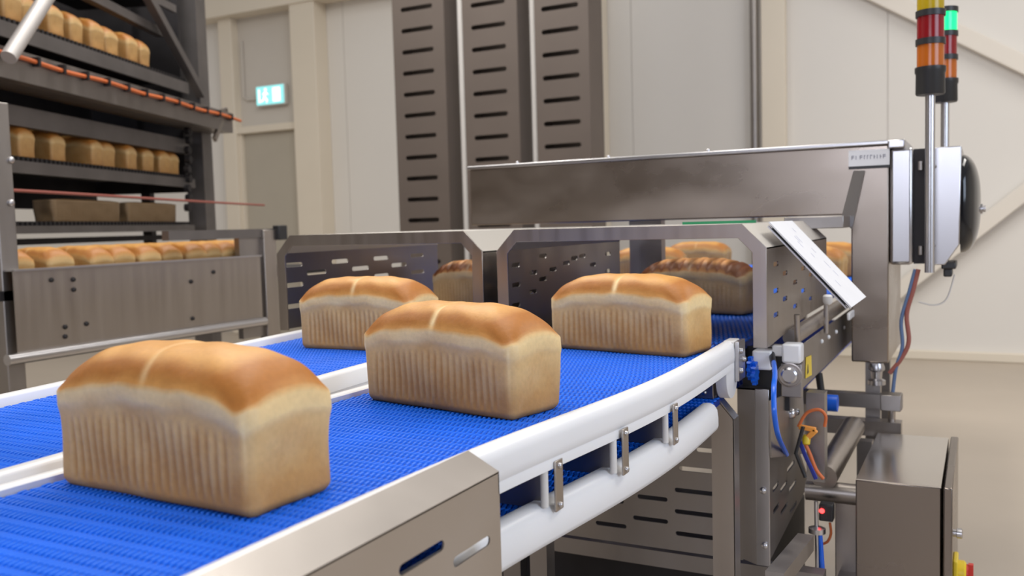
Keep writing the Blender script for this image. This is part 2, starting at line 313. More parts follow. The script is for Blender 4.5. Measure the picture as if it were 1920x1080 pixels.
# ------------------------------------------------------------------ loaves
def loaf_mesh(name, L=.300, W=.122, H=.152, NS=480, NV=96, mt=bread, groove=1.0, shade_bands=0.0, flat=False, seed=0, ribs=1.0):
    rg = np.random.default_rng(seed); ph = rg.uniform(0,6.28,12)
    a, b = L/2, W/2
    # rounded-rectangle ring sampled evenly
    r = .017; pts = []
    segs = [((a,-b+r),(a,b-r)),((a-r,b),(-a+r,b)),((-a,b-r),(-a,-b+r)),((-a+r,-b),(a-r,-b))]
    corners = [((a-r,b-r),0),((-a+r,b-r),pi/2),((-a+r,-b+r),pi),((a-r,-b+r),1.5*pi)]
    per = 2*(L-2*r)+2*(W-2*r)+2*pi*r; poly = []
    for (p,q),(c,a0) in zip(segs, corners):
        n = 200; poly += [(p[0]+(q[0]-p[0])*k/n, p[1]+(q[1]-p[1])*k/n) for k in range(n)]
        poly += [(c[0]+r*math.cos(a0+pi/2*k/24), c[1]+r*math.sin(a0+pi/2*k/24)) for k in range(24)]
    poly = np.array(poly+[poly[0]]); d = np.r_[0,np.cumsum(np.hypot(*np.diff(poly,axis=0).T))]
    s = np.linspace(0,d[-1],NS+1)[:-1]; X0 = np.interp(s,d,poly[:,0]); Y0 = np.interp(s,d,poly[:,1])
    nx = np.gradient(Y0); ny = -np.gradient(X0); nl = np.hypot(nx,ny); nx/=nl; ny/=nl
    ux = X0/a; uy = Y0/b
    onlong = np.clip((np.abs(ny)-.8)/.2,0,1)
    zs = .084+.018*np.clip(1-np.abs(ux)**2.6,0,1)*onlong+.010*(1-onlong)*(1-uy**2)
    zs = zs+.0014*np.sin(X0*60+ph[0])+.001*np.sin(X0*130+ph[1])
    if flat: zs = np.full_like(zs, H-.012)
    n1 = int(NV*.5); n2 = NV-n1
    V = []; crust = []; pale = []; bake_shade = []
    rib = np.cos(X0*2*pi/.0122)
    for i in range(n1+1):
        t = i/n1; z = zs*t
        inset = .0065*(1-np.clip(z/.010,0,1))**2+.0030*(1-t)           # rounded foot and pan taper
        wob = .0008*np.sin(X0*45+z*60+ph[2])+.0010*np.sin(Y0*70+z*40+ph[3])*(1-onlong)
        fade = np.clip((z-.008)/.012,0,1)*np.clip((zs*.86-z)/.012,0,1)*onlong*np.clip((a-np.abs(X0)-.022)/.01,0,1)
        bulge = .0012*np.exp(-((z-zs)/.007)**2)
        endd = -.0055*(1-onlong)*np.exp(-((Y0/ (b*.62))**2))*np.exp(-((z-.045)/.03)**2)
        off = -inset+wob+ribs*.0010*rib*fade+bulge+endd
        V.append(np.c_[X0+nx*off, Y0+ny*off, z]); crust.append(np.zeros(NS))
        pl = np.exp(-((z-zs)/.0065)**2)*.75*(.75+.25*np.sin(X0*50+ph[4]))+.22*(1-onlong)*t + .14*fade*np.clip(rib,0,1)+.5*np.clip(1-np.abs(onlong-.4)/.4,0,1)*np.clip(t*1.3-.3,0,1)
        pale.append(pl); bake_shade.append(np.clip((1-t*1.15)*.8,0,1)*np.ones(NS)+.35*fade*np.clip(-rib,0,1))
    Hd = H-.1
    for i in range(1,n2+1):
        t = i/n2; rr = 1-t**1.25*.999 if i < n2 else .001
        ang = math.acos(min(1,rr)); 
        x = X0*rr; y = Y0*rr
        bx_ = np.clip(1-np.abs(x/a)**3.0,0,1)**.37; by_ = np.clip(1-np.abs(y/b)**2.6,0,1)**.43; dome = bx_*by_ if not flat else np.ones(NS)*(max(0,1-rr**2.5))**.56
        lx = np.clip(1-(np.abs(x)/a)**3.4,0,1)**.55
        z = zs*(1-t)+.094*t if not flat else zs
        if flat: zz = zs+.010*dome
        else:
            q_ = min(1,t*3.2); q_ = q_*q_*(3-2*q_); zb_ = zs*(1-q_)+(.088+.012*(1-(x/a)**2))*q_; zz = zb_+(H-zb_)*dome
            zz = zz-(1-rr**2)*0
        over = .0018*math.exp(-((t-.035)/.035)**2)
        gx = np.exp(-((x-.002*np.sin(y*60))/.0048)**2)*groove
        zz = zz-.0028*gx*min(1,t*5)+.0010*np.sin(x*38+ph[5])*np.sin(y*60+ph[6])*min(1,t*3)+.0006*np.sin(x*110+ph[7]+y*90)*min(1,t*3)
        sc = 0
        if shade_bands: 
            sc = np.clip(np.cos(x*2*pi/.052+ph[8]*0)**8,0,1)*np.clip(t*4,0,1); zz = zz-.006*shade_bands*sc  # overhead shade bands put into the crown's shape and colour
        V.append(np.c_[x+nx*over*1.0, y+ny*over, zz])
        nz = .012*np.sin(X0*70+ph[9])+.02*np.sin(X0*33+ph[10])
        k = np.clip((t-.012-nz*.25)/.055,0,1); k = k*k*(3-2*k)
        crust.append(k*np.ones(NS)); pale.append(np.clip((1-k)*.85,0,1)+gx*.95*np.clip(t*8,0,1)*np.clip((.95-np.abs(t-.1)),.35,1))
        bk = .80*np.exp(-((t-.22)/.16)**2)+.10+.35*np.abs(x/a)**4-.30*gx+(.9*sc if shade_bands else 0)-.38*math.exp(-((t-.80)/.34)**2)  # also paints the crown-top highlight and the tunnel shade bands
        bake_shade.append(np.clip(bk,0,1)*np.ones(NS))
    V = np.concatenate(V); R = n1+1+n2
    idx = np.arange(NS); nxt = (idx+1)%NS; fs = []
    for i in range(R-1): fs.append(np.c_[i*NS+idx, i*NS+nxt, (i+1)*NS+nxt, (i+1)*NS+idx])
    Fq = np.concatenate(fs)
    me = bpy.data.meshes.new(name)
    faces = Fq.tolist()+[tuple(range(NS-1,-1,-1)), tuple((R-1)*NS+k for k in range(NS))]
    me.from_pydata(V.tolist(), [], faces); me.materials.append(mt)
    for nm,arr in (('crust',crust),('pale',pale),('bake_shade',bake_shade)):
        at = me.attributes.new(nm,'FLOAT','POINT'); at.data.foreach_set('value', np.clip(np.concatenate(arr),0,1).astype(np.float32))
    me.polygons.foreach_set('use_smooth', [True]*len(me.polygons))
    return me
BIG = [loaf_mesh('tin_loaf', seed=1, groove=.45), loaf_mesh('tin_loaf', seed=2, groove=1.0), loaf_mesh('tin_loaf', seed=3, groove=1.1), loaf_mesh('tin_loaf', seed=4, groove=.6)]
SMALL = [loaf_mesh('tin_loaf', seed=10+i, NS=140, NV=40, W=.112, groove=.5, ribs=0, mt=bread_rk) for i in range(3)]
SHADE_BANDED = loaf_mesh('tin_loaf', seed=20, NS=260, NV=60, shade_bands=1.0, groove=.4, mt=bread_dk)
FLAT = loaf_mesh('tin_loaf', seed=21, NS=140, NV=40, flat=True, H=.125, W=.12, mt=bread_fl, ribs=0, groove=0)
def loaf(me, x, y, z, rz, label, group, sc=(1,1,1), name='bread_loaf'):
    o = bpy.data.objects.new(name, me); COL.objects.link(o); o.location = (x,y,z); o.rotation_euler = (0,0,rz); o.scale = sc
    return tag(o, label, 'bread', group)
G = 'golden tin loaves on the near conveyor belts'
D = math.radians
def loaf_at(me, corner, side, rz, label, sc):
    """stand a loaf with its front foot corner (right or left) on a point of the belt"""
    p = atZ(*corner, BELT); a, b = .150*sc[0]-.013, .061*sc[1]-.013
    q = Matrix.Rotation(rz,3,'Z') @ Vector(((-a if side == 'right' else a), b, 0))
    return loaf(me, p.x+q.x, p.y+q.y, BELT, rz, label, G, sc)
loaf_at(BIG[0], (474,968), 'right', D(-2.5), 'golden tin loaf nearest the camera on the front blue belt', (.955,.98,.985))
loaf_at(BIG[1], (962,787), 'right', D(-12), 'golden tin loaf on the front blue belt, between the nearest loaf and the right tunnel', (1,.96,.99))
loaf_at(BIG[2], (1282,670), 'right', D(-11.5), 'golden tin loaf right in front of the right steel tunnel opening', (1.07,.98,1.02))
loaf_at(BIG[3], (575,652), 'left', D(1), 'golden tin loaf on the far blue belt in front of the left steel tunnel', (1.0,1,1.03))
G2 = 'loaves with painted shade bands inside the steel tunnels'
loaf(SHADE_BANDED, -.72,2.54,BELT,D(-13), 'brown loaf with painted shade bands inside the right steel tunnel', G2, (1.12,1,1))
loaf(SHADE_BANDED, -1.45,2.55,BELT,D(-8), 'brown loaf with painted shade bands inside the left steel tunnel', G2)
G3 = 'loaves on the belts beyond the scanner'
# ------------------------------------------------------------------ belts
def lerp(tab, y): return float(np.interp(y, [p[0] for p in tab], [p[1] for p in tab]))
OUT = [(.2,-.51),(.72,-.51),(.86,-.503),(.99,-.489),(1.153,-.466),(1.323,-.452),(1.444,-.450),(1.84,-.463),(6,-.463)]
NEARL = [(.2,-.885),(.63,-.885),(1.2,-.872),(1.85,-.872),(6,-.872)]
FARR = [(.2,-.93),(.63,-.93),(1.22,-1.008),(1.87,-1.03),(2.2,-1.06),(6,-1.06)]
FARL = [(.2,-1.29),(.865,-1.355),(1.48,-1.455),(1.85,-1.495),(6,-1.495)]
def belt(name, LT, RT, y0, y1, z, m, parent=None, px=.0078, py=.0135, h=.0024, fine=True):
    V = []; Fc = []
    ny = int((y1-y0)/py); k = 0
    for j in range(ny):
        yc = y0+(j+.5)*py; l = lerp(LT,yc)+.004; r = lerp(RT,yc)-.004; n = int(round((.40)/px)); p = (r-l)/n
        sl = (lerp(RT,yc+.01)-lerp(RT,yc-.01))/.02
        for i in range(n):
            xc = l+(i+.5)*p+(p*.25 if j%2 else -p*.25)
            wx = p*.33; wy = py*.50; tx = wx*.62; ty = wy*.72; sk = .0012*(1 if j%2 else -1)
            V += [(xc-wx-sk,yc-wy,z-h),(xc+wx-sk,yc-wy,z-h),(xc+wx+sk,yc+wy,z-h),(xc-wx+sk,yc+wy,z-h),
                  (xc-tx-sk,yc-ty,z),(xc+tx-sk,yc-ty,z),(xc+tx+sk,yc+ty,z),(xc-tx+sk,yc+ty,z)]
            b = k*8; k += 1
            Fc += [(b+4,b+5,b+6,b+7),(b,b+1,b+5,b+4),(b+1,b+2,b+6,b+5),(b+2,b+3,b+7,b+6),(b+3,b,b+4,b+7)]
    # transverse hinge ridges
    me = bpy.data.meshes.new(name); me.from_pydata(V,[],Fc); me.materials.append(m)
    o = bpy.data.objects.new(name, me); COL.objects.link(o)
    if parent: put(o, parent)
    return o
def strip(name, LT, RT, y0, y1, z0, z1, m, parent, n=40, pad=0):
    V = []; Fc = []
    for i in range(n+1):
        y = y0+(y1-y0)*i/n; l = lerp(LT,y)-pad; r = lerp(RT,y)+pad
        V += [(l,y,z0),(r,y,z0),(r,y,z1),(l,y,z1)]
    for i in range(n):
        a = i*4; b = a+4; Fc += [(a,a+1,b+1,b),(a+1,a+2,b+2,b+1),(a+2,a+3,b+3,b+2),(a+3,a,b,b+3)]
    Fc += [(0,3,2,1),(n*4,n*4+1,n*4+2,n*4+3)]
    return MB().add(V,Fc).build(name, m, parent)
def sweep(name, tab, prof, y0, y1, m, parent, n=60, bevel=0):
    """profile (dx,z) swept along a plan curve x=tab(y)"""
    V = []; Fc = []; k = len(prof)
    xs_ = []
    ys = [y0+(y1-y0)*i/n for i in range(n+1)]
    raw = [lerp(tab,y) for y in ys]; sm = list(raw)
    for _ in range(40): sm = [sm[0]]+[(sm[i-1]+2*sm[i]+sm[i+1])/4 for i in range(1,n)]+[sm[-1]]
    for y,x in zip(ys,sm): V += [(x+dx,y,z) for dx,z in prof]
    for i in range(n):
        for j in range(k): Fc.append((i*k+j,i*k+(j+1)%k,(i+1)*k+(j+1)%k,(i+1)*k+j))
    Fc += [tuple(range(k-1,-1,-1)), tuple(n*k+j for j in range(k))]
    return MB().add(V,Fc).build(name, m, parent, True, angle=50)
# --- front (right-hand) curved conveyor
cv = empty('curved_conveyor', (-.68,1.1,0), label='near curved conveyor with blue mesh belt and white side guides, carrying the nearest loaves', cat='conveyor')
belt('belt', NEARL, OUT, .25, 1.862, BELT, blue, cv)
strip('belt_base', NEARL, OUT, .25, 1.862, BELT-.012, BELT-.0022, blue2, cv)
belt('return_belt', [(y,x+.0) for y,x in NEARL], [(y,x+.002) for y,x in OUT], .55, 1.80, .838, blue, cv, h=.003)
strip('return_belt_base', NEARL, OUT, .55, 1.80, .824, .8352, blue2, cv)
upg = [(0,.944),(.002,.9455),(.010,.9455),(.016,.943),(.0205,.938),(.0225,.930),(.023,.915),(.0225,.906),(.0212,.9045),(.0212,.9035),(.022,.902),(.022,.891),(.002,.891),(.002,.922),(0,.925)]
sweep('upper_side_guide', OUT, upg, .25, 1.80, white, cv)
log = [(-.010,.838),(-.007,.847),(.006,.848),(.014,.844),(.0195,.836),(.0215,.820),(.0215,.806),(.019,.799),(.013,.796),(-.010,.796)]
sweep('lower_side_guide', OUT, log, .45, 1.655, white, cv)
sweep('inner_side_guide', NEARL, [(-.017,.915),(0,.915),(0,.935),(-.004,.938),(-.013,.938),(-.017,.935)], .25, 1.86, white, cv)
for (px,py,q0,q1) in ((1046,862,0,958),(1171,803,0,890),(1266,757,0,833)):
    # clip bars standing on the guide's outer face
    y = None
    for Y in np.linspace(.8,1.8,400):
        x = lerp(OUT,Y)+.024; p = Vector((x,Y,.9)); v = p-CAM; X_ = 960+F*v.dot(R_)/v.dot(fw)
        if y is None or abs(X_-px) < y[0]: y = (abs(X_-px), Y, x)
    Y,x = y[1],y[2]
    zt_c = atX(px,py,x).z; zb_c = atX(px,q1,x).z
    c = MB().box((x-.0015,Y-.011,zb_c),(x+.0015,Y+.011,zt_c)).build('clip_bar', steel, cv, bevel=.001)
    for z in (zb_c+.007,zt_c-.007): bolt((x+.0015,Y,z),(1,0,0),.0038,c)
    MB().tube([(x-.010,Y-.020,.845),(x-.010,Y-.020,.892)], .005).build('spacer_rod', whited, cv, True)
    MB().box((x-.20,Y-.008,.838),(x-.014,Y-.005,.892)).build('cross_plate', steel_d, cv)
# steel cover over the near end
cov = empty('side_cover', (-.46,.55,.6), label='folded satin steel cover with slots over the near end of the front conveyor', cat='machine cover')
cy0, cy1, cx = .2, .832, -.455
MB().prism([(-.492,cy0,.9485),(-.492,cy0,.9465),(cx,cy0,.9275),(cx,cy0,.9295)],(0,cy1-cy0,0)).build('sloping_top', steel_h, cov)
hs = []
for (a_,b_,hh) in (((748,1070),(833,1022),.0105),((850,1058),(919,1010),.0105)):
    p = atX(*a_,cx); q = atX(*b_,cx); hs.append(slot((p.y+q.y)/2,(p.z+q.z)/2,abs(q.y-p.y)+.0,hh,0))
hs.append(slot(.50,.80,.05,.0105)); 
plate('side_sheet', (cx-.001,0,0),(0,1,0),(0,0,1),[(cy0,.62),(cy1,.62),(cy1,.929),(cy0,.929)],hs,.002,steel_h,cov)
MB().prism([(-.491,cy1-.002,.9465),(cx,cy1-.002,.927),(cx,cy1-.002,.905),(-.47,cy1-.002,.905)],(0,.002,0)).build('end_fold', steel_h, cov)
# end plate of the guide and the bracket there
ep = MB().box((-.439,1.80,.865),(-.431,1.855,.945)).build('end_plate', steel_b, cv, bevel=.001)
for y_,z_ in ((1.815,.925),(1.84,.905),(1.815,.885)): bolt((-.431,y_,z_),(1,0,0),.006,ep)
MB().box((-.463,1.80,.86),(-.440,1.85,.946)).build('guide_end_block', whited, cv, bevel=.003)
nose = MB().lathe((-.461,1.78,.880),(1,0,0),[(0,.045),(.021,.045)],28).build('guide_nose', white, cv, True)
# --- far curved conveyor
cf = empty('curved_conveyor', (-1.18,1.1,0), label='far curved conveyor with blue mesh belt, behind the white divider rails', cat='conveyor')
belt('belt', FARL, FARR, .25, 1.862, BELT, blue, cf)
strip('belt_base', FARL, FARR, .25, 1.862, BELT-.012, BELT-.0022, blue2, cf)
sweep('divider_rail', FARR, [(0,.905),(0,.941),(.004,.945),(.020,.945),(.025,.941),(.026,.905)], .25, 1.84, white, cf)
sweep('far_side_guide', FARL, [(0,.90),(0,.941),(-.004,.945),(-.022,.945),(-.028,.940),(-.028,.86),(0,.86)], .25, 1.84, white, cf)
strip('gap_sheet', [(y,x+.026) for y,x in FARR[:4]], [(y,x-.018) for y,x in NEARL[:4]], .9, 1.84, .912, .916, steel_b, cf)
# under frames of both
for y_ in (.45,1.72): MB().box((-.86,y_-.02,0),(-.82,y_+.02,.80)).build('leg', steel_d, cv)
MB().box((-.86,.45,.62),(-.82,1.75,.66)).build('frame_beam', steel_d, cv)
for y_ in (.5,1.6): MB().box((-1.40,y_-.02,0),(-1.36,y_+.02,.916)).build('leg', steel_d, cf)
MB().box((-1.40,.4,.80),(-1.36,1.8,.86)).build('frame_beam', steel_d, cf)
# front post with chamfered top
pA = atY(1335,900,1.76).x; pB = atY(1377,900,1.76).x
ps = empty('support_post', ((pA+pB)/2,1.78,0), label='folded steel support post with slanted top at the end of the white guides', cat='post')
tzl = atY(1335,735,1.76).z; tzr = atY(1377,787,1.76).z
MB().prism([(pA,1.76,0),(pB,1.76,0),(pB,1.76,tzr),(pA+.006,1.76,tzl),(pA,1.76,tzl)],(0,.0025,0)).build('front_face', steel, ps)
MB().prism([(pB-.002,1.76,0),(pB-.002,1.80,0),(pB-.002,1.80,tzr),(pB-.002,1.76,tzr)],(.0025,0,0)).prism([(pA,1.76,tzl),(pB,1.76,tzr),(pB,1.76,tzr-.002),(pA,1.76,tzl-.002)],(0,.04,0)).build('side_fold', steel_b, ps)
MB().box((pA-.022,1.74,.838),(pA+.010,1.765,.892)).build('bracket', steel, ps, bevel=.001)
bolt((pA-.008,1.74,.872),(0,-1,0),.007,ps); bolt((pA-.008,1.74,.850),(0,-1,0),.005,ps)
# second post / shield
Y2 = 1.93
q0 = atY(1384,900,Y2).x; q1 = atY(1417,900,Y2).x; q2 = atY(1443,900,Y2).x
zt = atY(1400,728,Y2).z; zb0 = atY(1390,1045,Y2).z; zb = atY(1440,1062,Y2).z
sp = empty('slotted_shield', (q1,2.0,zb), label='steel shield with bolted bright flange and slanted slots, right of the support post', cat='machine cover')
MB().prism([(q0,Y2,zb0),(q1,Y2,zb),(q1,Y2,zt),(q0,Y2,zt)],(0,.003,0)).build('front_face', steel_d, sp)
MB().box((q1,Y2-.001,zb),(q2,Y2+.003,zt)).build('bright_flange', steel_b, sp, bevel=.001)
for (x_,y_) in ((1431,920),(1434,1023)): p = atY(x_,y_,Y2-.002); bolt(p,(0,-1,0),.0075,sp)
MB().box((q0,Y2,zt-.003),(q2,Y2+.05,zt)).build('top_fold', steel, sp)
XS = q2-.002
ol = [atX(x_,y_,XS) for x_,y_ in ((1447,832),(1491,826),(1517,903),(1449,1040))]
hs = []
for (x0_,y0_,x1_,y1_) in ((1475,882,1488,866),(1448,920,1458,905),(1462,921,1474,904),(1479,919,1491,903),(1449,960,1459,945),(1463,962,1475,945),(1480,960,1492,942)):
    p = atX(x0_,y0_,XS); q = atX(x1_,y1_,XS); hs.append(slot((p.y+q.y)/2,(p.z+q.z)/2,abs(q.y-p.y)+.006,.011))
ol[0].y = ol[3].y = Y2+.004
hs = [h for h in hs if min(p[0] for p in h) > Y2+.012]
plate('slotted_side', (XS,0,0),(0,1,0),(0,0,1),[(p.y,p.z) for p in ol],hs,.003,steel_d,sp)
# rear slotted guard under the guides
YG = 1.98
g = lambda x,y: atY(x,y,YG)
x0 = g(1050,900).x; x1 = g(1392,900).x; z1 = g(1330,815).z; z0 = g(1200,1022).z
hs = []
for (a0,b0,a1,b1) in ((1273,878,1340,884),(1306,843,1340,846),(1265,919,1340,925),(1265,959,1340,966),(1195,930,1252,937),(1187,970,1253,978),(1117,980,1175,987),(1267,1000,1340,1008),(1125,935,1170,941)):
    p = g(a0,b0); q = g(a1,b1); hs.append(slot((p.x+q.x)/2,(p.z+q.z)/2,q.x-p.x,.0105))
gd = plate('slotted_guard', (0,YG,0),(1,0,0),(0,0,1),[(x0,z0),(x1,z0),(x1,z1),(x0,z1)],hs,.003,steel_d)
top(gd,'wide slotted steel guard sheet seen below the white side guides','machine cover')
fb = empty('lower_frame', (-.6,2.2,0), label='low steel frame with added dark filler box under the conveyors, bottom right of the belt', cat='machine frame')
MB().box((-1.1,2.02,.0),(-1.05,2.07,z0)).build('frame_leg', steel_d, fb); 
MB().box((-1.1,1.99,z0-.05),(-.30,2.03,z0-.012)).build('frame_beam', steel_d, fb)
MB().box((-1.18,2.06,.12),(-.44,2.6,z0-.014)).build('dark_filler_box', darkm, fb, bevel=.01)  # dark box added to fill the shaded space below the guard
MB().box((-.30,1.98,.30),(-.26,2.70,.34)).build('frame_beam', steel_d, fb)
MB().bar(atX(1452,1090,-.30),atX(1511,1016,-.30),.03,.03).build('frame_beam', steel_d, fb)
for y_ in (2.66,): MB().box((-.31,y_,0),(-.27,y_+.04,.56)).build('frame_leg', steel_d, fb)
# ------------------------------------------------------------------ straight conveyors under tunnels
def straight(name, l, r, label):
    e = empty(name, ((l+r)/2,3.3,0), label=label, cat='conveyor')
    T0 = [(0,l),(9,l)]; T1 = [(0,r),(9,r)]
    belt('belt', T0, T1, 1.905, 5.2, BELT-.003, blue, e, px=.0105, py=.02)
    strip('belt_base', T0, T1, 1.885, 5.2, BELT-.018, BELT-.0054, blue2, e, n=4)
    MB().lathe((l,1.885,BELT-.045),(1,0,0),[(0,.030),(r-l,.030)],20).build('end_roller', blue2, e, True)
    return e
c2 = straight('straight_conveyor', -.872, -.45, 'straight conveyor with blue belt running through the right steel tunnel')
c1 = straight('straight_conveyor', -1.52, -1.07, 'straight conveyor with blue belt running through the left steel tunnel')
MB().box((-1.53,1.9,.80),(-1.525,5.2,.915)).box((-1.065,1.9,.80),(-1.06,5.2,.915)).build('side_plate', steel_d, c1)
MB().box((-.882,1.9,.80),(-.877,5.2,.915)).build('side_plate', steel_d, c1 if False else c2)
for y_ in (2.64,4.9):
    for x_ in (-1.5,-1.09): MB().box((x_-.02,y_,0),(x_+.02,y_+.04,.912)).build('leg', steel_d, c1)
    MB().box((-.86,y_,0),(-.82,y_+.04,.912)).build('leg', steel_d, c2)
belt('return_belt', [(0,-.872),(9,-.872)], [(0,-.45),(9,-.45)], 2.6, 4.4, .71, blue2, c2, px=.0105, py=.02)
strip('return_belt_base', [(0,-.872),(9,-.872)], [(0,-.45),(9,-.45)], 2.6, 4.4, .70, .7076, blue2, c2, n=4)
# right side plate with tube, bearing, white blocks
XP = -.362
pl = [atX(x_,y_,XP) for x_,y_ in ((1502,648),(1596,588),(1598,655),(1506,728))]
ya = atX(1504,690,XP).y; yb = atX(1597,620,XP).y
za = pl[0].z; zb_ = pl[3].z
sd = MB().box((XP-.003,ya,zb_),(XP,yb+.35,za)).build('side_plate', steel_d, c2, bevel=.001)
MB().box((-.45,ya,zb_),(XP,ya+.003,za)).build('plate_return', steel_b, c2)
p = atX(1480,642,XP+.0); 
MB().tube([(XP-.02,ya-.02,za+.018),(XP-.02,yb+.35,za+.018)], .019, 20).build('guide_tube', steel, c2, True)
for x_,y_ in ((1540,640),(1553,632),(1567,622),(1582,614)): bolt(atX(x_,y_,XP),(1,0,0),.0055,sd,white)
wa = plate('warning_sticker', (XP+.0012,0,0),(0,1,0),(0,0,1),[(atX(1509,690,XP).y,atX(1509,710,XP).z),(atX(1521,690,XP).y,atX(1521,703,XP).z),(atX(1520,660,XP).y,atX(1520,666,XP).z),(atX(1510,660,XP).y,atX(1510,670,XP).z)],[],.0006,yellow,sd)
aa = atX(1515,692,XP+.002); 
MB().prism([(XP+.0018,aa.y-.010,aa.z-.011),(XP+.0018,aa.y+.010,aa.z-.009),(XP+.0018,aa.y+.001,aa.z+.012)],(.0004,0,0)).build('warning_symbol', black, sd)
# bearing end
YB = 1.93
bx0 = atY(1464,700,YB); bx1 = atY(1503,700,YB)
br = MB().box((bx0.x,YB,atY(1480,745,YB).z),(bx1.x,YB+.02,atY(1480,682,YB).z)).build('bearing_plate', steel_d, c2, bevel=.002)
bc = atY(1481,703,YB)
MB().lathe(bc,(0,-1,0),[(-.002,.026),(.004,.026),(.0045,.0235),(.002,.023)],28).build('bearing_ring', steel, br, True)
MB().lathe(bc,(0,-1,0),[(0,.017),(.010,.017),(.013,.013)],24).build('shaft_end', steel_b, br, True)
MB().box((atY(1467,650,YB).x,YB-.01,atY(1470,680,YB).z),(atY(1503,650,YB).x,YB+.03,atY(1480,644,YB).z)).build('slider_block', white, c2, bevel=.005)
MB().box((atY(1413,680,YB).x,YB-.015,atY(1430,692,YB).z),(atY(1449,680,YB).x,YB+.03,atY(1430,656,YB).z)).build('slider_block', white, c2, bevel=.004)
MB().box((atY(1449,660,YB).x-.002,YB,atY(1449,668,YB).z),(atY(1467,660,YB).x,YB+.02,atY(1449,648,YB).z)).build('slider_block', white, c2, bevel=.003)
MB().box((-.46,1.955,.78),(XP,1.965,.915)).build('dark_void_sheet', black, c2)  # black sheet added for the dark void behind the sprockets
# toothed blue sprockets at the transfer
for (x_,y_) in ((1404,690),(1412,700)):
    p = atY(x_,y_,1.90); sk = MB()
    sk.lathe(p,(1,0,0),[(0,.018),(.008,.018)],20)
    for k in range(10):
        t = k*pi/5; sk.bar((p.x+.004,p.y+.017*math.cos(t),p.z+.017*math.sin(t)),(p.x+.004,p.y+.025*math.cos(t),p.z+.025*math.sin(t)),.008,.005)
    sk.build('sprocket', hose, c2)
# lower gusset, bolts and machinery below
gm = [atX(x_,y_,-.374) for x_,y_ in ((1440,752),(1503,726),(1508,850),(1444,858))]
MB().prism(gm,(.003,0,0)).build('lower_side_plate', steel_d, c2)
bolt(atX(1482,775,-.371),(1,0,0),.012,c2,steel_b); bolt(atX(1493,772,-.371),(1,0,0),.008,c2,steel_b)
MB().tube([atY(1440,846,1.95),atY(1462,843,1.95)], .007).build('pin', steel_b, c2, True)
hp = atY(1512,830,2.07); hq = atY(1546,800,2.07); MB().box((hp.x,2.07,.60),(hq.x,2.11,.80)).build('hanger_post', steel_d, c2)
MB().tube([atY(1545,895,2.2),atY(1600,800,2.6)], .030, 18).build('drive_motor', steel, c2, True)
# slanted sprocket/roller strut
# ------------------------------------------------------------------ tunnels
def tunnel(x0, x1, label, slotsL, right_slots=False):
    YF, YK = 1.87, 2.67; zt = 1.179; zb = .925; ch = .049
    e = empty('tunnel_guard', ((x0+x1)/2,2.27,zb), label=label, cat='machine cover')
    out = [(x0,zb),(x0,zt-ch),(x0+ch*.95,zt),(x1-ch,zt),(x1,zt-ch),(x1,zb)]
    t = .027; tt = .028
    inn = [(x1-t,zb),(x1-t,zt-tt-ch*.62),(x1-t-ch*.6,zt-tt),(x0+t+ch*.5,zt-tt),(x0+t,zt-tt-ch*.55),(x0+t,zb)]
    plate('front_frame', (0,YF,0),(1,0,0),(0,0,1), out+inn, [], .003, steel, e, bev=.0006)
    rp = [(x0,zt-ch),(x0+ch*.95,zt),(x1-ch,zt),(x1,zt-ch)]
    th = .003
    for q_ in (0,2):
        (xa_,za_),(xb_,zb2_) = rp[q_],rp[q_+1]
        MB().prism([(xa_,YF+.002,za_),(xb_,YF+.002,zb2_),(xb_,YF+.002,zb2_-th),(xa_,YF+.002,za_-th)],(0,YK-YF-.002,0)).build('sloping_roof_edge', steel_r, e)
    xm = (rp[1][0]+rp[2][0])/2
    rh = [slot(YK-.17,xm+k*.058,.24,.034) for k in range(-4,5)]  # unseen slots, added so light falls in bands on the loaves inside
    plate('roof_sheet', (0,0,zt-.0015), (0,1,0), (1,0,0), [(YF+.002,rp[1][0]),(YK,rp[1][0]),(YK,rp[2][0]),(YF+.002,rp[2][0])], rh, .003, steel_r, e)
    plate('left_side_sheet', (x0+.0015,0,0),(0,1,0),(0,0,1),[(YF,zb),(YK,zb),(YK,zt-ch),(YF,zt-ch)],slotsL,.003,steel_d,e)
    rs = []
    if right_slots:
        for (x_,y_) in ((1455,495),(1455,545),(1455,590),(1472,512),(1472,560),(1491,529),(1491,574),(1506,503),(1506,545),(1520,515),(1520,560)):
            p = atX(x_,y_,x1); rs.append(slot(p.y,p.z,.052,.0105))
        ol = [(YF,zb),(YF+.03,zb-.0),(2.35,zb+.02),(YK,zb+.02),(YK,zt-ch),(YF,zt-ch)]
    else:
        for k in range(5):
            for j in range(3): rs.append(slot(YF+.1+k*.14,zb+.06+j*.055+(k%2)*.025,.06,.011))
        ol = [(YF,zb),(YK,zb),(YK,zt-ch),(YF,zt-ch)]
    plate('right_side_sheet', (x1-.0015,0,0),(0,1,0),(0,0,1),ol,rs,.003,steel,e)
    return e
sl = []
for j,z in enumerate((1.098,1.043,.985)):
    for k in range(4): sl.append(slot(1.927+k*.205,z,.078,.0125))
for j,z in enumerate((1.072,1.015,.96)):
    for k in range(4): sl.append(slot(2.025+k*.205,z,.085,.0125))
tunnel(-1.68,-1.05,'left one of the two steel tunnel guards, behind the loaf on the far belt', [s for s in sl if max(p[0] for p in s) < 2.66])
sl2 = []
for (x_,y_,l_) in ((1016,480,.05),(1016,523,.05),(1035,505,.03),(1060,493,.05),(965,497,.05),(966,534,.05),(966,572,.05),(998,511,.05),(998,547,.05),(1027,522,.05),(1075,484,.05),(1110,496,.04),(1138,476,.05),(1138,508,.05),(1090,480,.03)):
    p = atX(x_,y_,-1.01)
    if YOK := (1.90 < p.y < 2.62): sl2.append(slot(p.y,p.z,.045,.0115))
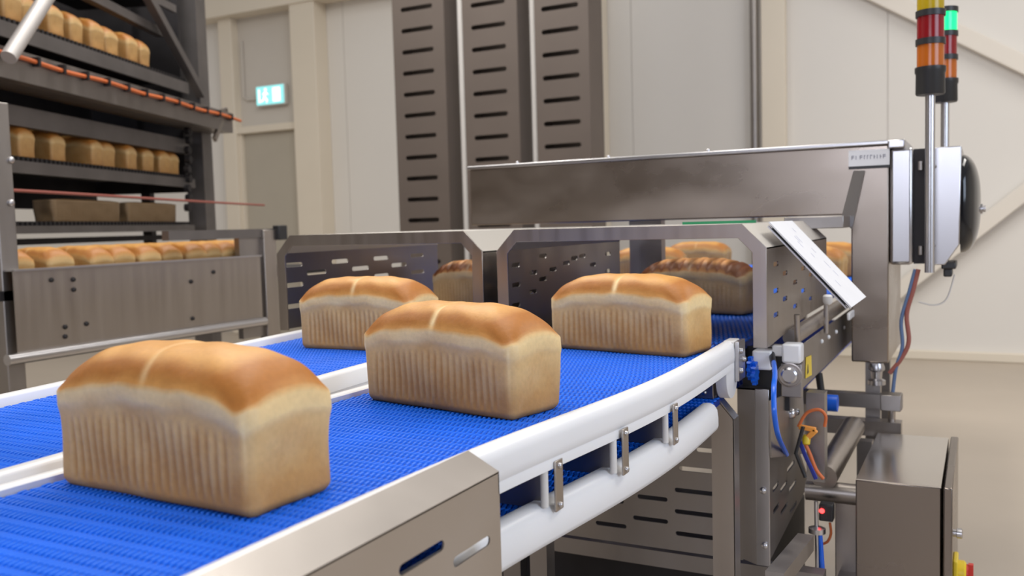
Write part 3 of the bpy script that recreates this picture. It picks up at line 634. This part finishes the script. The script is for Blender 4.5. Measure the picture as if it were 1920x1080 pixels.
# drop overlapping slots
keep = []
for s_ in sl2:
    c = np.mean(s_,axis=0)
    if all(abs(c[0]-k[0]) > .05 or abs(c[1]-k[1]) > .014 for k in keep): keep.append(c)
tunnel(-1.01,-.39,'right one of the two steel tunnel guards, next to the sloping document holder', [slot(c[0],c[1],.045,.0115) for c in keep], True)
# green strip on the roof edge
top(MB().box((-.60,1.99,1.180),(-.44,2.01,1.186)).build('green_strap', greenp),'thin green strap lying on the right tunnel roof','strap')
# document holder
Yd = 1.96
A0 = atY(1441,423,Yd); B0 = atY(1589,577,Yd); dirn = (B0-A0); nrm = Vector((dirn.z,0,-dirn.x)).normalized()*-1
if nrm.z < 0: nrm = -nrm
dh = empty('document_holder', B0, label='sloping steel document holder with a white printed sheet on the right side of the tunnel', cat='document holder')
def slab(o0, o1, t0, t1, y0_, y1_): return [A0+dirn*o0+nrm*t0, A0+dirn*o1+nrm*t0, A0+dirn*o1+nrm*t1, A0+dirn*o0+nrm*t1]
yl = .27
MB().prism(slab(0,1,-.004,-.001,0,0),(0,yl,0)).build('backing_sheet', steel_b, dh)
MB().prism(slab(-.02,1.02,.004,.007,0,0),(0,yl*.96,0)).build('printed_sheet', paper, dh)
MB().prism(slab(.04,.97,-.001,.004,0,0),(0,.012,0)).build('dark_edge_channel', black, dh)
MB().prism(slab(.0,1.02,.001,.0025,0,0),(0,.004,0)).build('holder_lip', steel_b, dh)
tx = MB(); rr_ = random.Random(3)
for k in range(5):
    yy = .09+k*.02; u0_ = .08; 
    while u0_ < .85:
        l = rr_.uniform(.03,.10); tx.prism([A0+dirn*u0_+nrm*.0072, A0+dirn*(u0_+.012)+nrm*.0072, A0+dirn*(u0_+.012)+nrm*.0075, A0+dirn*u0_+nrm*.0075],(0,0,0)) if False else None
        if rr_.random() < .16:
            a_ = A0+dirn*u0_+nrm*.0073; tx.prism([a_+Vector((0,yy,0)), a_+dirn*l+Vector((0,yy,0)), a_+dirn*l+Vector((0,yy+.004,0)), a_+Vector((0,yy+.004,0))], nrm*.0003)
        u0_ += l+.03
inkl = mat('pale_ink', (.70,.70,.82), .6)
tx.build('printed_lines', inkl, dh)
# struts that hold it
for (xa,ya_,xb,yb_) in ((1494,590,1496,650),(1549,560,1549,625)):
    MB().tube([atX(xa,ya_,-.35),atX(xb,yb_,-.35)], .006).build('strut', steel, dh, True)
MB().lathe(atX(1552,563,-.345),(0,0,1),[(-.010,.008),(-.004,.012),(.010,.012),(.014,.008)],16).build('clamp_knob', whited, dh, True)
MB().box(atX(1592,578,-.33)-Vector((.004,.015,.012)), atX(1600,600,-.33)+Vector((.004,.03,.010))).build('white_end_cap', white, dh, bevel=.003)
# ------------------------------------------------------------------ scanner
YS = 2.75; sc = empty('product_scanner', (-.8,3.0,.7), label='long steel scanner housing standing over the belts behind the tunnels', cat='inspection machine')
xl,xr,zt,zb = -1.585,-.235,1.385,1.192
MB().box((xl-.006,YS-.008,zt),(xr,YS+.43,zt+.012)).build('hood_lid', steel_b, sc, bevel=.003)
for x_ in (965,1137,1325): p = atY(x_,297,YS); MB().lathe((p.x,YS+.02,zt+.012),(0,0,1),[(0,.006),(.006,.006),(.009,.003)],12).build('lid_screw', steel_b, sc, True)
xg = atY(1596,500,YS).x; zlo = atY(1640,680,YS).z
MB().prism([(xl,YS,zb),(xg,YS,zb),(xg,YS,zlo),(xr,YS,zlo),(xr,YS,zt),(xl,YS,zt)],(0,.42,0)).build('hood_and_leg', steel_s, sc, bevel=.004)
MB().box((-1.04,YS+.10,.70),(-.93,YS+.14,zb)).build('middle_leg', steel_d, sc)
# bright strip added for the diagonal reflection across hood and leg
ga = [atY(x_,y_,YS-.004) for x_,y_ in ((1600,320),(1622,320),(1598,430),(1576,412))]
MB().prism([(p.x,YS-.012 if i in (1,2) else YS-.002,p.z) for i,p in enumerate(ga)],(0,.006,0)).build('reflection_strip', steel_b, sc)
MB().box((atY(1490,420,YS).x,YS-.16,zb-.035),(xg,YS,zb-.002)).build('aperture_collar', steel_d, sc, bevel=.002)
st = [atY(x_,y_,YS-.003) for x_,y_ in ((1591,283),(1668,283),(1668,314),(1591,316))]
sk = MB().prism([(st[0].x,YS-.003,st[2].z+.008),(st[1].x,YS-.003,st[2].z+.008),(st[1].x,YS-.003,st[0].z),(st[0].x,YS-.003,st[0].z)],(0,.0015,0)).build('name_plate', paper, sc)
MB().box((st[0].x,YS-.0032,st[2].z),(st[1].x,YS-.0018,st[2].z+.008)).build('name_plate_band', black, sk)
nm = MB(); x_ = st[0].x+.008
rr_ = random.Random(5); zc = (st[0].z+st[2].z)/2+.006
while x_ < st[1].x-.012:
    wd = rr_.choice((.004,.006,.007)); hgt = .011
    nm.box((x_,YS-.0036,zc-hgt/2),(x_+.0018,YS-.003,zc+hgt/2))
    if rr_.random() < .7: nm.box((x_,YS-.0036,zc+hgt/2-.002),(x_+wd,YS-.003,zc+hgt/2))
    if rr_.random() < .5: nm.box((x_,YS-.0036,zc-.001),(x_+wd,YS-.003,zc+.001))
    x_ += wd+.004
nm.build('name_plate_lettering', ink, sk)
# end cap: rounded bright door with hinge gap
ec = atY(1712,300,YS).x
MB().box((xr+.001,YS+.004,atY(1690,497,YS).z),(ec,YS+.40,zt-.01)).build('end_door', steel_b, sc, bevel=.010)
MB().box((xr-.002,YS-.01,zt-.012),(ec-.02,YS+.3,zt+.012)).build('lid_corner', steel_b, sc, bevel=.004)
MB().box((ec,YS+.03,1.05),(atY(1737,300,YS).x,YS+.36,zt-.015)).build('dark_gap_filler', darkm, sc)  # dark block added to stand for the shaded gap beside the door
for y_ in (310,470):
    p = atY(1725,y_,YS); MB().lathe((p.x,YS+.02,p.z),(0,0,1),[(-.012,.007),(.012,.007)],12).build('hinge', steel, sc, True)
for y_ in (YS+.05,YS+.35): MB().box((-.30,y_-.02,.0),(-.26,y_+.02,zlo)).build('leg', steel_d, sc)
for (x_,y_) in ((1645,690),):
    p = atY(x_,y_,YS+.02)
    MB().lathe((p.x,YS+.0,zlo),(0,0,-1),[(0,.018),(.012,.022),(.020,.022),(.024,.016),(.045,.014),(.050,.024),(.062,.024)],20).build('levelling_foot', steel_b, sc, True)
bz = [atY(1540,728,YS).z, atY(1540,770,YS).z, atY(1650,738,YS).z, atY(1690,770,YS).z]
MB().box((-.52,YS+.0,bz[0]-.05),(-.20,YS+.04,bz[0]-.01)).build('cross_beam', steel_d, sc)
MB().box((atY(1652,750,YS).x,YS-.02,bz[3]),(atY(1690,750,YS).x,YS+.04,bz[2])).build('junction_block', steel_d, sc, bevel=.002)
z_ = atY(1580,790,YS).z
MB().box((-.42,YS-.03,z_-.030),(-.20,YS+.02,z_+.012)).build('cross_beam', steel, sc)
p = atY(1672,790,YS); MB().tube([(p.x,YS,bz[3]),(p.x,YS,bz[3]-.06)], .010).build('adjusting_screw', steel, sc, True)
top(MB().tube([atY(1535,700,2.6),atY(1540,735,2.6),atY(1533,765,2.6)],.010).build('black_hose', black, smooth=True),'short black hose hanging below the right conveyor side plate','hose')
sb_ = MB().lathe(atY(1548,755,2.45),(1,0,0),[(0,.022),(.03,.022)],18).build('blue_roller', hose, smooth=True); top(sb_,'blue roller end below the right conveyor, behind the orange plugs','roller')
# ------------------------------------------------------------------ HMI box
hb = empty('operator_terminal', (-.09,2.9,1.04), label='steel operator terminal with a bulging black screen, at the right end of the scanner', cat='terminal')
hx0 = atY(1739,300,YS).x; hx1 = atY(1803,300,YS).x; hz0 = atY(1760,497,YS).z; hz1 = zt-.015
MB().prism([(hx0,YS,hz0),(hx0+.045,YS,hz0),(hx1-.004,YS,hz0+.055),(hx1,YS,hz1),(hx0,YS,hz1)],(0,.34,0)).build('panel_box', steel_b, hb, bevel=.003)
# domed screen on the +X side
V = []; Fc = []; n1,n2 = 14,40
cz = (hz0+hz1)/2+.005
for i in range(n1+1):
    t = i/n1*pi/2
    for k in range(n2):
        ph_ = 2*pi*k/n2; c_,s_ = math.cos(ph_), math.sin(ph_)
        e_ = .6; cy = abs(c_)**e_*(1 if c_ > 0 else -1); sy = abs(s_)**e_*(1 if s_ > 0 else -1)
        V.append((hx1-.003+.050*math.sin(t)**.9, YS+.17+.165*cy*math.cos(t), cz+.140*sy*math.cos(t)**.8))
for i in range(n1):
    for k in range(n2): Fc.append((i*n2+k,i*n2+(k+1)%n2,(i+1)*n2+(k+1)%n2,(i+1)*n2+k))
Fc.append(tuple(range(n2-1,-1,-1)))
MB().add(V,Fc).build('domed_screen', blackg, hb, True, angle=60)
MB().lathe((hx1+.045,YS+.17,cz-.015),(1,0,0),[(0,.014),(.006,.014),(.008,.009),(.014,.009)],16).build('chrome_knob', steel_b, hb, True)
MB().box((hx0+.035,YS+.01,hz0-.012),(hx1-.012,YS+.16,hz0+.006)).box((hx0+.04,YS+.02,hz0-.034),(hx0+.062,YS+.1,hz0-.010)).build('cable_gland_block', black, hb, bevel=.004)
for x_,y_ in ((1753,312),(1751,460)): bolt(atY(x_,y_,YS-.001),(0,-1,0),.005,hb,steel_d)
# ------------------------------------------------------------------ tower lights
def tower(x, y, zb, sc_, mats, label, ztop, pole_to, dark_top=False):
    e = empty('signal_tower', (x,y,pole_to), label=label, cat='signal light', group=None)
    MB().tube([(x,y,pole_to),(x,y,zb)], .0125*sc_, 16).build('pole', steel_b, e, True)
    R = .036*sc_
    MB().lathe((x,y,zb),(0,0,1),[(0,R*.95),(.004,R*1.02),(.055*sc_,R*1.0),(.060*sc_,R*1.07),(.073*sc_,R*1.07)],28).build('black_base', black, e, True)
    z = zb+.073*sc_; seg = .058*sc_; ring = .016*sc_
    for i,(mm,nm_) in enumerate(mats):
        MB().lathe((x,y,z),(0,0,1),[(0,R*.93),(seg,R*.93)],28).build(nm_, mm, e, True)
        MB().lathe((x,y,z+seg),(0,0,1),[(0,R*1.03),(ring,R*1.03)],28).build('black_ring', black, e, True)
        z += seg+ring
    return e
p1 = atY(1744,178,YS-.05)
tower(-.128,YS-.05,p1.z,1.0,[(lamp_o,'orange_lens'),(lamp_r,'red_lens'),(lamp_y,'yellow_lens')],'nearer signal tower light with yellow, red and orange lenses',1.8,1.03)
p2 = atY(1772,192,3.3)
tower(p2.x,3.3,p2.z,1.02,[(lamp_o,'orange_lens'),(lamp_r,'red_lens'),(lamp_g,'lit_green_lens')],'farther signal tower light with a glowing green lens, half hidden behind the nearer one',1.8,1.198)
ft = MB().box((-.26,YS+.422,1.17),(p2.x+.02,3.32,1.198)).build('pole_bracket', steel_d, bevel=.003); top(ft,'steel bracket behind the operator terminal that carries the farther signal tower','bracket')
# pole bracket
# ------------------------------------------------------------------ cables on the right
def cable(name, pts, r, m, label, cat='cable', group=None):
    P = [Vector(p) for p in pts]; Q = []
    for i in range(len(P)-1):
        a_,b_ = P[i],P[i+1]; p_ = P[i-1] if i else a_; n_ = P[i+2] if i+2 < len(P) else b_
        for k in range(6):
            t = k/6; Q.append(.5*((2*a_)+(b_-p_)*t+(2*p_-5*a_+4*b_-n_)*t*t+(3*a_-p_-3*b_+n_)*t**3))
    Q.append(P[-1]); o = MB().tube(Q, r, 10).build(name, m, smooth=True); return top(o, label, cat, group)
Y = 2.72
cable('control_cable',[atY(x,y,Y) for x,y in ((1722,505),(1712,545),(1700,590),(1704,640),(1690,672),(1668,700))],.006,redcab,'dark red cable hanging from the control panel down to the frame')
cable('control_cable',[atY(x,y,Y) for x,y in ((1716,505),(1704,550),(1690,600),(1692,650),(1680,690),(1674,735))],.005,mat('slate_blue_cable',(.10,.16,.30),.5),'slate blue cable hanging from the control panel beside the dark red one')
cable('control_cable',[atY(x,y,Y+.1) for x,y in ((1790,515),(1775,560),(1752,572),(1722,566))],.002,whited,'thin pale cable looping below the control panel')
cable('air_hose',[atY(1450,676,1.905),atY(1453,700,1.80),atY(1451,725,1.72),atY(1451,755,1.70),atY(1453,785,1.70),atY(1460,820,1.75),atX(1475,852,-.374)],.0050,hose,'bright blue air hose hanging below the tunnel side plate','hose')
top(MB().tube([atY(1447,664,1.93),atY(1451,685,1.88)],.0066).build('hose_fitting', black, smooth=True),'black fitting at the top of the bright blue air hose','fitting')
Y = 2.02
cable('orange_cable',[atY(x,y,Y) for x,y in ((1497,800),(1512,775),(1535,768),(1548,780),(1546,800))],.0035,orange,'orange cable looping above the yellow plug')
pgm = mat('orange_plug', (.85,.33,.05), .35, emis=0)
cl = empty('sensor_plug', atY(1515,815,Y), label='orange and yellow sensor plug with clear tip beside the blue air hose', cat='connector')
MB().bar(atY(1498,800,Y),atY(1530,806,Y),.012,.010).build('plug_body', pgm, cl, bevel=.002)
MB().bar(atY(1530,806,Y),atY(1508,826,Y),.012,.012).build('plug_arm', pgm, cl, bevel=.002)
MB().lathe(atY(1512,822,Y),(0,-.3,-1),[(-.008,.006),(0,.009),(.012,.008),(.014,.005)],14).build('yellow_tip', yellow, cl, True)
MB().tube([atY(1506,800,Y-.01),atY(1492,850,Y-.01),atY(1510,895,Y-.01)],.004).build('sensor_rod', black, cl, True)
cable('orange_cable',[atY(x,y,Y) for x,y in ((1508,828),(1518,850),(1530,880),(1544,898))],.004,orange,'orange cable running from the plug down to the conduit pipe')
cable('blue_cable',[atY(x,y,Y+.01) for x,y in ((1500,828),(1510,855),(1522,880),(1530,898))],.0045,mat('dark_blue_cable',(.03,.05,.40),.45),'dark blue cable running alongside the orange one to the conduit pipe')
for k,(x_,y_) in enumerate(((1492,756),(1540,785))):
    pass
# ------------------------------------------------------------------ cabinet bottom right
ZC = .60
c0 = atZ(1605,897,ZC); c1_ = atZ(1765,917,ZC); c3 = atZ(1645,812,ZC)
X0,X1,Yc0,Yc1 = c0.x, c1_.x, (c0.y+c1_.y)/2, c3.y
cb = empty('switch_cabinet', ((X0+X1)/2,(Yc0+Yc1)/2,0), label='stainless steel switch cabinet with side door at the bottom right', cat='cabinet')
MB().box((X0,Yc0,.10),(X1,Yc1,ZC)).build('cabinet_body', steel_c, cb, bevel=.003)
MB().box((X0+.001,Yc0+.001,ZC-.001),(X1-.001,Yc1-.001,ZC+.0015)).build('cabinet_top', mat('wall_reflection_steel', (.66,.62,.57), .17, 1.0, .03, 3), cb)  # brighter sheet: the wall's reflection put into the top's colour
dr2 = MB().box((X1+.004,Yc0-.012,.10),(X1+.022,Yc1+.01,ZC+.004)).build('cabinet_door', steel_c, cb, bevel=.003)
ph_ = atY(1797,1000,Yc0+.05)
MB().lathe((X1+.022,Yc0+.05,ph_.z),(1,0,0),[(0,.008),(.006,.008),(.007,.011),(.017,.011),(.019,.008)],18).build('door_latch', steel_b, dr2, True)
zsw = atY(1805,1074,Yc0+.065).z
MB().box((X1+.022,Yc0+.03,zsw-.035),(X1+.032,Yc0+.10,zsw+.035)).build('yellow_switch_plate', yellow, dr2, bevel=.003)
MB().lathe((X1+.030,Yc0+.065,zsw),(1,0,0),[(0,.027),(.014,.027),(.018,.022)],20).build('yellow_switch_ring', yellow, dr2, True)
MB().lathe((X1+.046,Yc0+.065,zsw),(1,0,0),[(0,.020),(.006,.020)],20).bar((X1+.057,Yc0+.065,zsw-.022),(X1+.057,Yc0+.065,zsw+.022),.010,.014).build('red_switch_knob', redp, dr2, True)
for x_ in (X0+.02,X1-.02):
    for y_ in (Yc0+.03,Yc1-.03): MB().lathe((x_,y_,0),(0,0,1),[(0,.016),(.01,.016),(.012,.006),(.10,.006)],12).build('cabinet_foot', steel, cb, True)
# conduit into it and post beside it
cA = atY(1512,925,Yc0+.10); cB = (X0, Yc0+.10, atY(1600,927,Yc0+.10).z)
cp = MB().tube([(cA.x,Yc0+.10,cB[2]),(cB[0],Yc0+.10,cB[2])],.0245,24).build('conduit_pipe', steel, smooth=True); top(cp,'horizontal steel conduit pipe entering the left side of the switch cabinet','pipe')
px0 = atY(1568,1000,Yc0+.14).x
po = MB().box((px0,Yc0+.12,0),(X0-.002,Yc0+.16,cB[2]-.02)).build('steel_post', steel, bevel=.002); top(po,'square steel post standing against the left side of the switch cabinet','post')
Y = Yc0+.02
se = empty('photo_sensor', atY(1542,960,Y), label='small black photo sensor with a glowing red light, under the conduit pipe', cat='sensor')
MB().box(atY(1535,945,Y)-Vector((0,0,0)),atY(1562,980,Y)+Vector((0,.03,0))).build('sensor_body', black, se, bevel=.003)
MB().lathe(atY(1541,958,Y-.001),(0,-1,0),[(0,.006),(.003,.005)],14).build('red_light', led, se, True)
sr = empty('threaded_rod', atY(1533,1000,Y-.02), label='chrome threaded rod with round collar beside the red-lit sensor', cat='rod')
MB().tube([atY(1530,940,Y-.02),atY(1533,1095,Y-.02)],.0045).build('rod', steel_b, sr, True)
MB().lathe(atY(1532,993,Y-.02),(0,0,1),[(-.010,.010),(-.007,.019),(.004,.019),(.008,.008)],20).build('collar', steel_b, sr, True)
cable('air_hose',[atY(x,y,Y-.01) for x,y in ((1537,1003),(1539,1030),(1541,1060),(1544,1100))],.006,hose,'bright blue hose at the bottom edge, below the chrome collar','hose')
cable('orange_cable',[atY(x,y,Y+.02) for x,y in ((1556,980),(1558,1000),(1552,1015),(1542,1020))],.003,orange,'short orange cable curling below the red-lit sensor')
# ------------------------------------------------------------------ loaves beyond the scanner
for (x_,y_,rz_,lab) in ((-.62,3.65,-5,'golden loaf in bright light on the belt beyond the right tunnel'),(-.62,4.15,4,'second golden loaf further along the belt beyond the right tunnel'),(-1.28,3.75,8,'golden loaf on the far belt beyond the left tunnel'),(-1.3,4.6,-3,'last golden loaf on the far belt, seen in the gap between the tunnels')):
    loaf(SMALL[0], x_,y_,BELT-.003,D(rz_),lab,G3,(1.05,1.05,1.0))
# ------------------------------------------------------------------ left conveyor with loaves
XL = -3.0
zt_ = 1.083; zb2 = .775
lc = empty('loaf_conveyor', (-3.2,2.6,0), label='grey conveyor with a deep steel side plate at the left, carrying a row of loaves', cat='conveyor')
MB().box((XL-.004,2.0,zb2+.01),(XL,3.22,zt_)).build('side_plate', steel, lc)
MB().box((XL-.05,2.0,zt_-.006),(XL+.012,3.22,zt_)).build('top_lip', steel_b, lc)
MB().tube([(XL+.012,1.95,zb2-.002),(XL+.012,3.22,zb2-.002)],.020,16).build('bottom_tube', steel_b, lc, True)
MB().box((XL-.52,1.98,zt_-.11),(XL-.05,3.9,zt_-.075)).build('belt', darkm, lc)
MB().box((XL-.56,1.98,zb2),(XL-.52,3.9,zt_-.02)).build('back_plate', steel_d, lc)
MB().box((XL-.30,1.98,.45),(XL-.05,3.6,.60)).build('drive_beam', darkm, lc)
for x_,y_ in ((96,525),(137,524),(138,543),(122,613),(162,607),(122,631),(358,528),(400,510),(361,597)):
    bolt(atX(x_,y_,XL),(1,0,0),.009,lc,darkm)
# end frame beside the left tunnel
xf = empty('end_frame', (XL,3.3,0), label='grey steel end frame at the right end of the loaf conveyor, beside the left tunnel', cat='machine frame')
py0 = atX(497,500,XL).y; py1 = atX(520,500,XL).y
MB().box((XL-.05,py0,0),(XL,py1,1.20)).build('post', steel, xf, bevel=.003)
MB().box((XL-.05,py0-.14,.70),(XL-.02,py0,1.20)).build('inner_post', steel_d, xf)
MB().box((XL-.05,2.70,1.165),(XL-.01,py1+.02,1.205)).build('top_beam', rackm, xf)
MB().box((XL-.02,py1,1.15),(XL+.02,py1+.06,1.22)).build('corner_clamp', black, xf, bevel=.004)
# left-hand post
lp = empty('rack_post', (-3.3,2.0,0), label='tall grey post at the left edge in front of the bread rack', cat='post')
Yp = 2.02; a_ = atX(2,500,-3.05).y; b_ = atX(36,500,-3.05).y
zt0 = atX(5,192,-3.05).z
MB().box((-3.11,a_,0),(-3.05,b_,zt0)).build('post_tube', steel_d, lp, bevel=.004)
for y_ in (300,380): bolt(atX(20,y_,-3.05),(1,0,0),.012,lp,steel_b)
lx = [57-12,128,196,246,288,335,378,412,440,468]
ords = ['nearest','second','third','fourth','fifth','sixth','seventh','eighth','ninth','last']
y_prev = 0
for k,px_ in enumerate(lx):
    y_ = atX(px_,480,XL-.06).y
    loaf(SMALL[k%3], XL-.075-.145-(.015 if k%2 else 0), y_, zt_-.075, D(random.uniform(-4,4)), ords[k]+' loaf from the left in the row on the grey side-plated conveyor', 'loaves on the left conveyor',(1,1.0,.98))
# ------------------------------------------------------------------ bread rack on the left (own direction)
TH = math.radians(21.8); RO = Vector((-2.42,-.968,0)) ; dR = Vector((-math.sin(TH),math.cos(TH),0)); nR = Vector((math.cos(TH),math.sin(TH),0))
K = (Vector((110,0,0)).x*0); p0 = CAM+ray(110,290)*4.4; K = (p0-CAM).dot(nR); RO = nR*K
rzR = math.atan2(dR.y,dR.x)
def RP(s, dpt, z): return RO+dR*s-nR*dpt+Vector((0,0,z))
def onR(x, y, dpt=0):
    d_ = ray(x,y); t = (K-dpt)/d_.dot(nR); p = CAM+d_*t; return p, p.dot(dR)
def rbox(mb, s0, s1, d0, d1, z0, z1):
    P = [RP(s,d_,z) for z in (z0,z1) for s,d_ in ((s0,d0),(s1,d0),(s1,d1),(s0,d1))]
    return mb.add(P,[(0,3,2,1),(4,5,6,7),(0,1,5,4),(1,2,6,5),(2,3,7,6),(3,0,4,7)])
rk = empty('bread_rack', RP(4.8,.3,0), rzR, label='tall dark multi-tier bread cooling rack filled with loaves at the left', cat='rack')
S0 = 3.3
for (z,h,s1) in ((2.163,.085,5.62),(1.555,.07,5.64),(1.262,.05,5.6),(2.62,.06,5.5)):
    rbox(MB(),S0,s1,0,.62,z-.012,z).build('shelf', darkm, rk)
    rbox(MB(),S0,s1,-.02,.0,z-h,z-.014).build('shelf_rail', rackm, rk)
    w_ = MB()
    for k in range(int((s1-S0)/.035)): s_ = S0+k*.035; rbox(w_,s_,s_+.018,-.014,0,z-.012,z+.006)
    w_.build('shelf_edge_links', darkm, rk)
rbox(MB(),S0,5.95,-.16,-.10,1.86,1.99).build('cable_tray', steel_d, rk)
rbox(MB(),S0,5.95,-.10,.05,1.86,1.875).build('tray_underside', rackm, rk)
rbox(MB(),S0,5.62,.0,.05,1.70,1.79).build('cross_rail', rackm, rk)
for s_ in (5.72,): 
    rbox(MB(),s_+.10,s_+.25,.0,.12,0,3.4).build('post', rackm, rk)
    rbox(MB(),s_-.06,s_+.0,.30,.36,0,3.4).build('rear_post', darkm, rk)
rbox(MB(),S0,3.7,.02,.1,0,3.4).build('post', rackm, rk)
rbox(MB(),S0,5.66,.66,.69,1.36,3.3).build('back_shade_panel', darkm, rk)  # dark sheet added to stand for the rack's shaded interior
rbox(MB(),5.66,5.69,.05,.69,1.46,3.3).build('end_shade_panel', darkm, rk)  # second dark sheet added for the shade at the rack's end
rbox(MB(),S0,5.6,.1,.66,1.16,1.19).build('lower_deck', darkm, rk)
a_,_s = onR(275,-10,-.02); b_,_s = onR(378,178,-.02)
MB().bar(a_,b_,.05,.05).build('diagonal_brace', rackm, rk)
a_,_s = onR(160,-10,.05); b_,_s = onR(300,62,.05)
MB().bar(a_,b_,.05,.05).build('diagonal_brace', rackm, rk)
ch = MB()
for k in range(9):
    p,_s = onR(352+2*(k%2),245+k*18,-.03); ch.lathe(p-nR*.0,tuple(nR),[(-.015,.025),(.015,.025)],10)
ch.build('drive_chain', darkm, rk)
# light diagonal strut nearest camera
a_,_s = onR(92,-12,-.22); b_,_s = onR(16,108,-.22)
o = MB().tube([a_,b_],.032,16).build('diagonal_strut', strutm, smooth=True); top(o,'light round steel strut slanting across the top left corner','strut')
# orange conduit run
oc = empty('orange_conduit', RP(4.8,-.17,1.97), rzR, label='orange cable run clipped along the grey tray across the bread rack', cat='cable')
MB().tube([RP(s,-.175,1.955+.004*math.sin(s*9)) for s in np.linspace(3.3,6.05,50)],.010,8).build('orange_cable', orange, oc, True)
for k in range(13): rbox(MB(),3.6+k*.19,3.618+k*.19,-.190,-.155,1.938,1.978).build('clip', darkm, oc)
o = MB().tube([RP(s,-.22,1.385-.004*math.cos(s)) for s in np.linspace(2.8,6.3,20)],.007,8).build('pull_wire', redcab, smooth=True); top(o,'thin dark red wire stretched horizontally across the bread rack','cable')
e_ = empty('tray_bracket', RP(6.1,-.15,1.9), label='small slanted steel bracket at the right end of the cable tray', cat='bracket')
a_,_s = onR(424,205,-.15); b_,_s = onR(402,262,-.15)
MB().bar(a_,b_,.02,.035).build('bracket_arm', steel, e_); MB().bar(onR(395,212,-.15)[0],a_,.02,.02).build('bracket_base', steel, e_)
wd = ['leftmost','second from left','third from left','fourth from left','fifth from left','sixth from left','seventh from left','eighth from left']
for k,px_ in enumerate((22,62,100,142,178,210,240,268)):
    _,s_ = onR(px_,80,.02); p = RP(s_,.155+.02*(k%2),2.163)
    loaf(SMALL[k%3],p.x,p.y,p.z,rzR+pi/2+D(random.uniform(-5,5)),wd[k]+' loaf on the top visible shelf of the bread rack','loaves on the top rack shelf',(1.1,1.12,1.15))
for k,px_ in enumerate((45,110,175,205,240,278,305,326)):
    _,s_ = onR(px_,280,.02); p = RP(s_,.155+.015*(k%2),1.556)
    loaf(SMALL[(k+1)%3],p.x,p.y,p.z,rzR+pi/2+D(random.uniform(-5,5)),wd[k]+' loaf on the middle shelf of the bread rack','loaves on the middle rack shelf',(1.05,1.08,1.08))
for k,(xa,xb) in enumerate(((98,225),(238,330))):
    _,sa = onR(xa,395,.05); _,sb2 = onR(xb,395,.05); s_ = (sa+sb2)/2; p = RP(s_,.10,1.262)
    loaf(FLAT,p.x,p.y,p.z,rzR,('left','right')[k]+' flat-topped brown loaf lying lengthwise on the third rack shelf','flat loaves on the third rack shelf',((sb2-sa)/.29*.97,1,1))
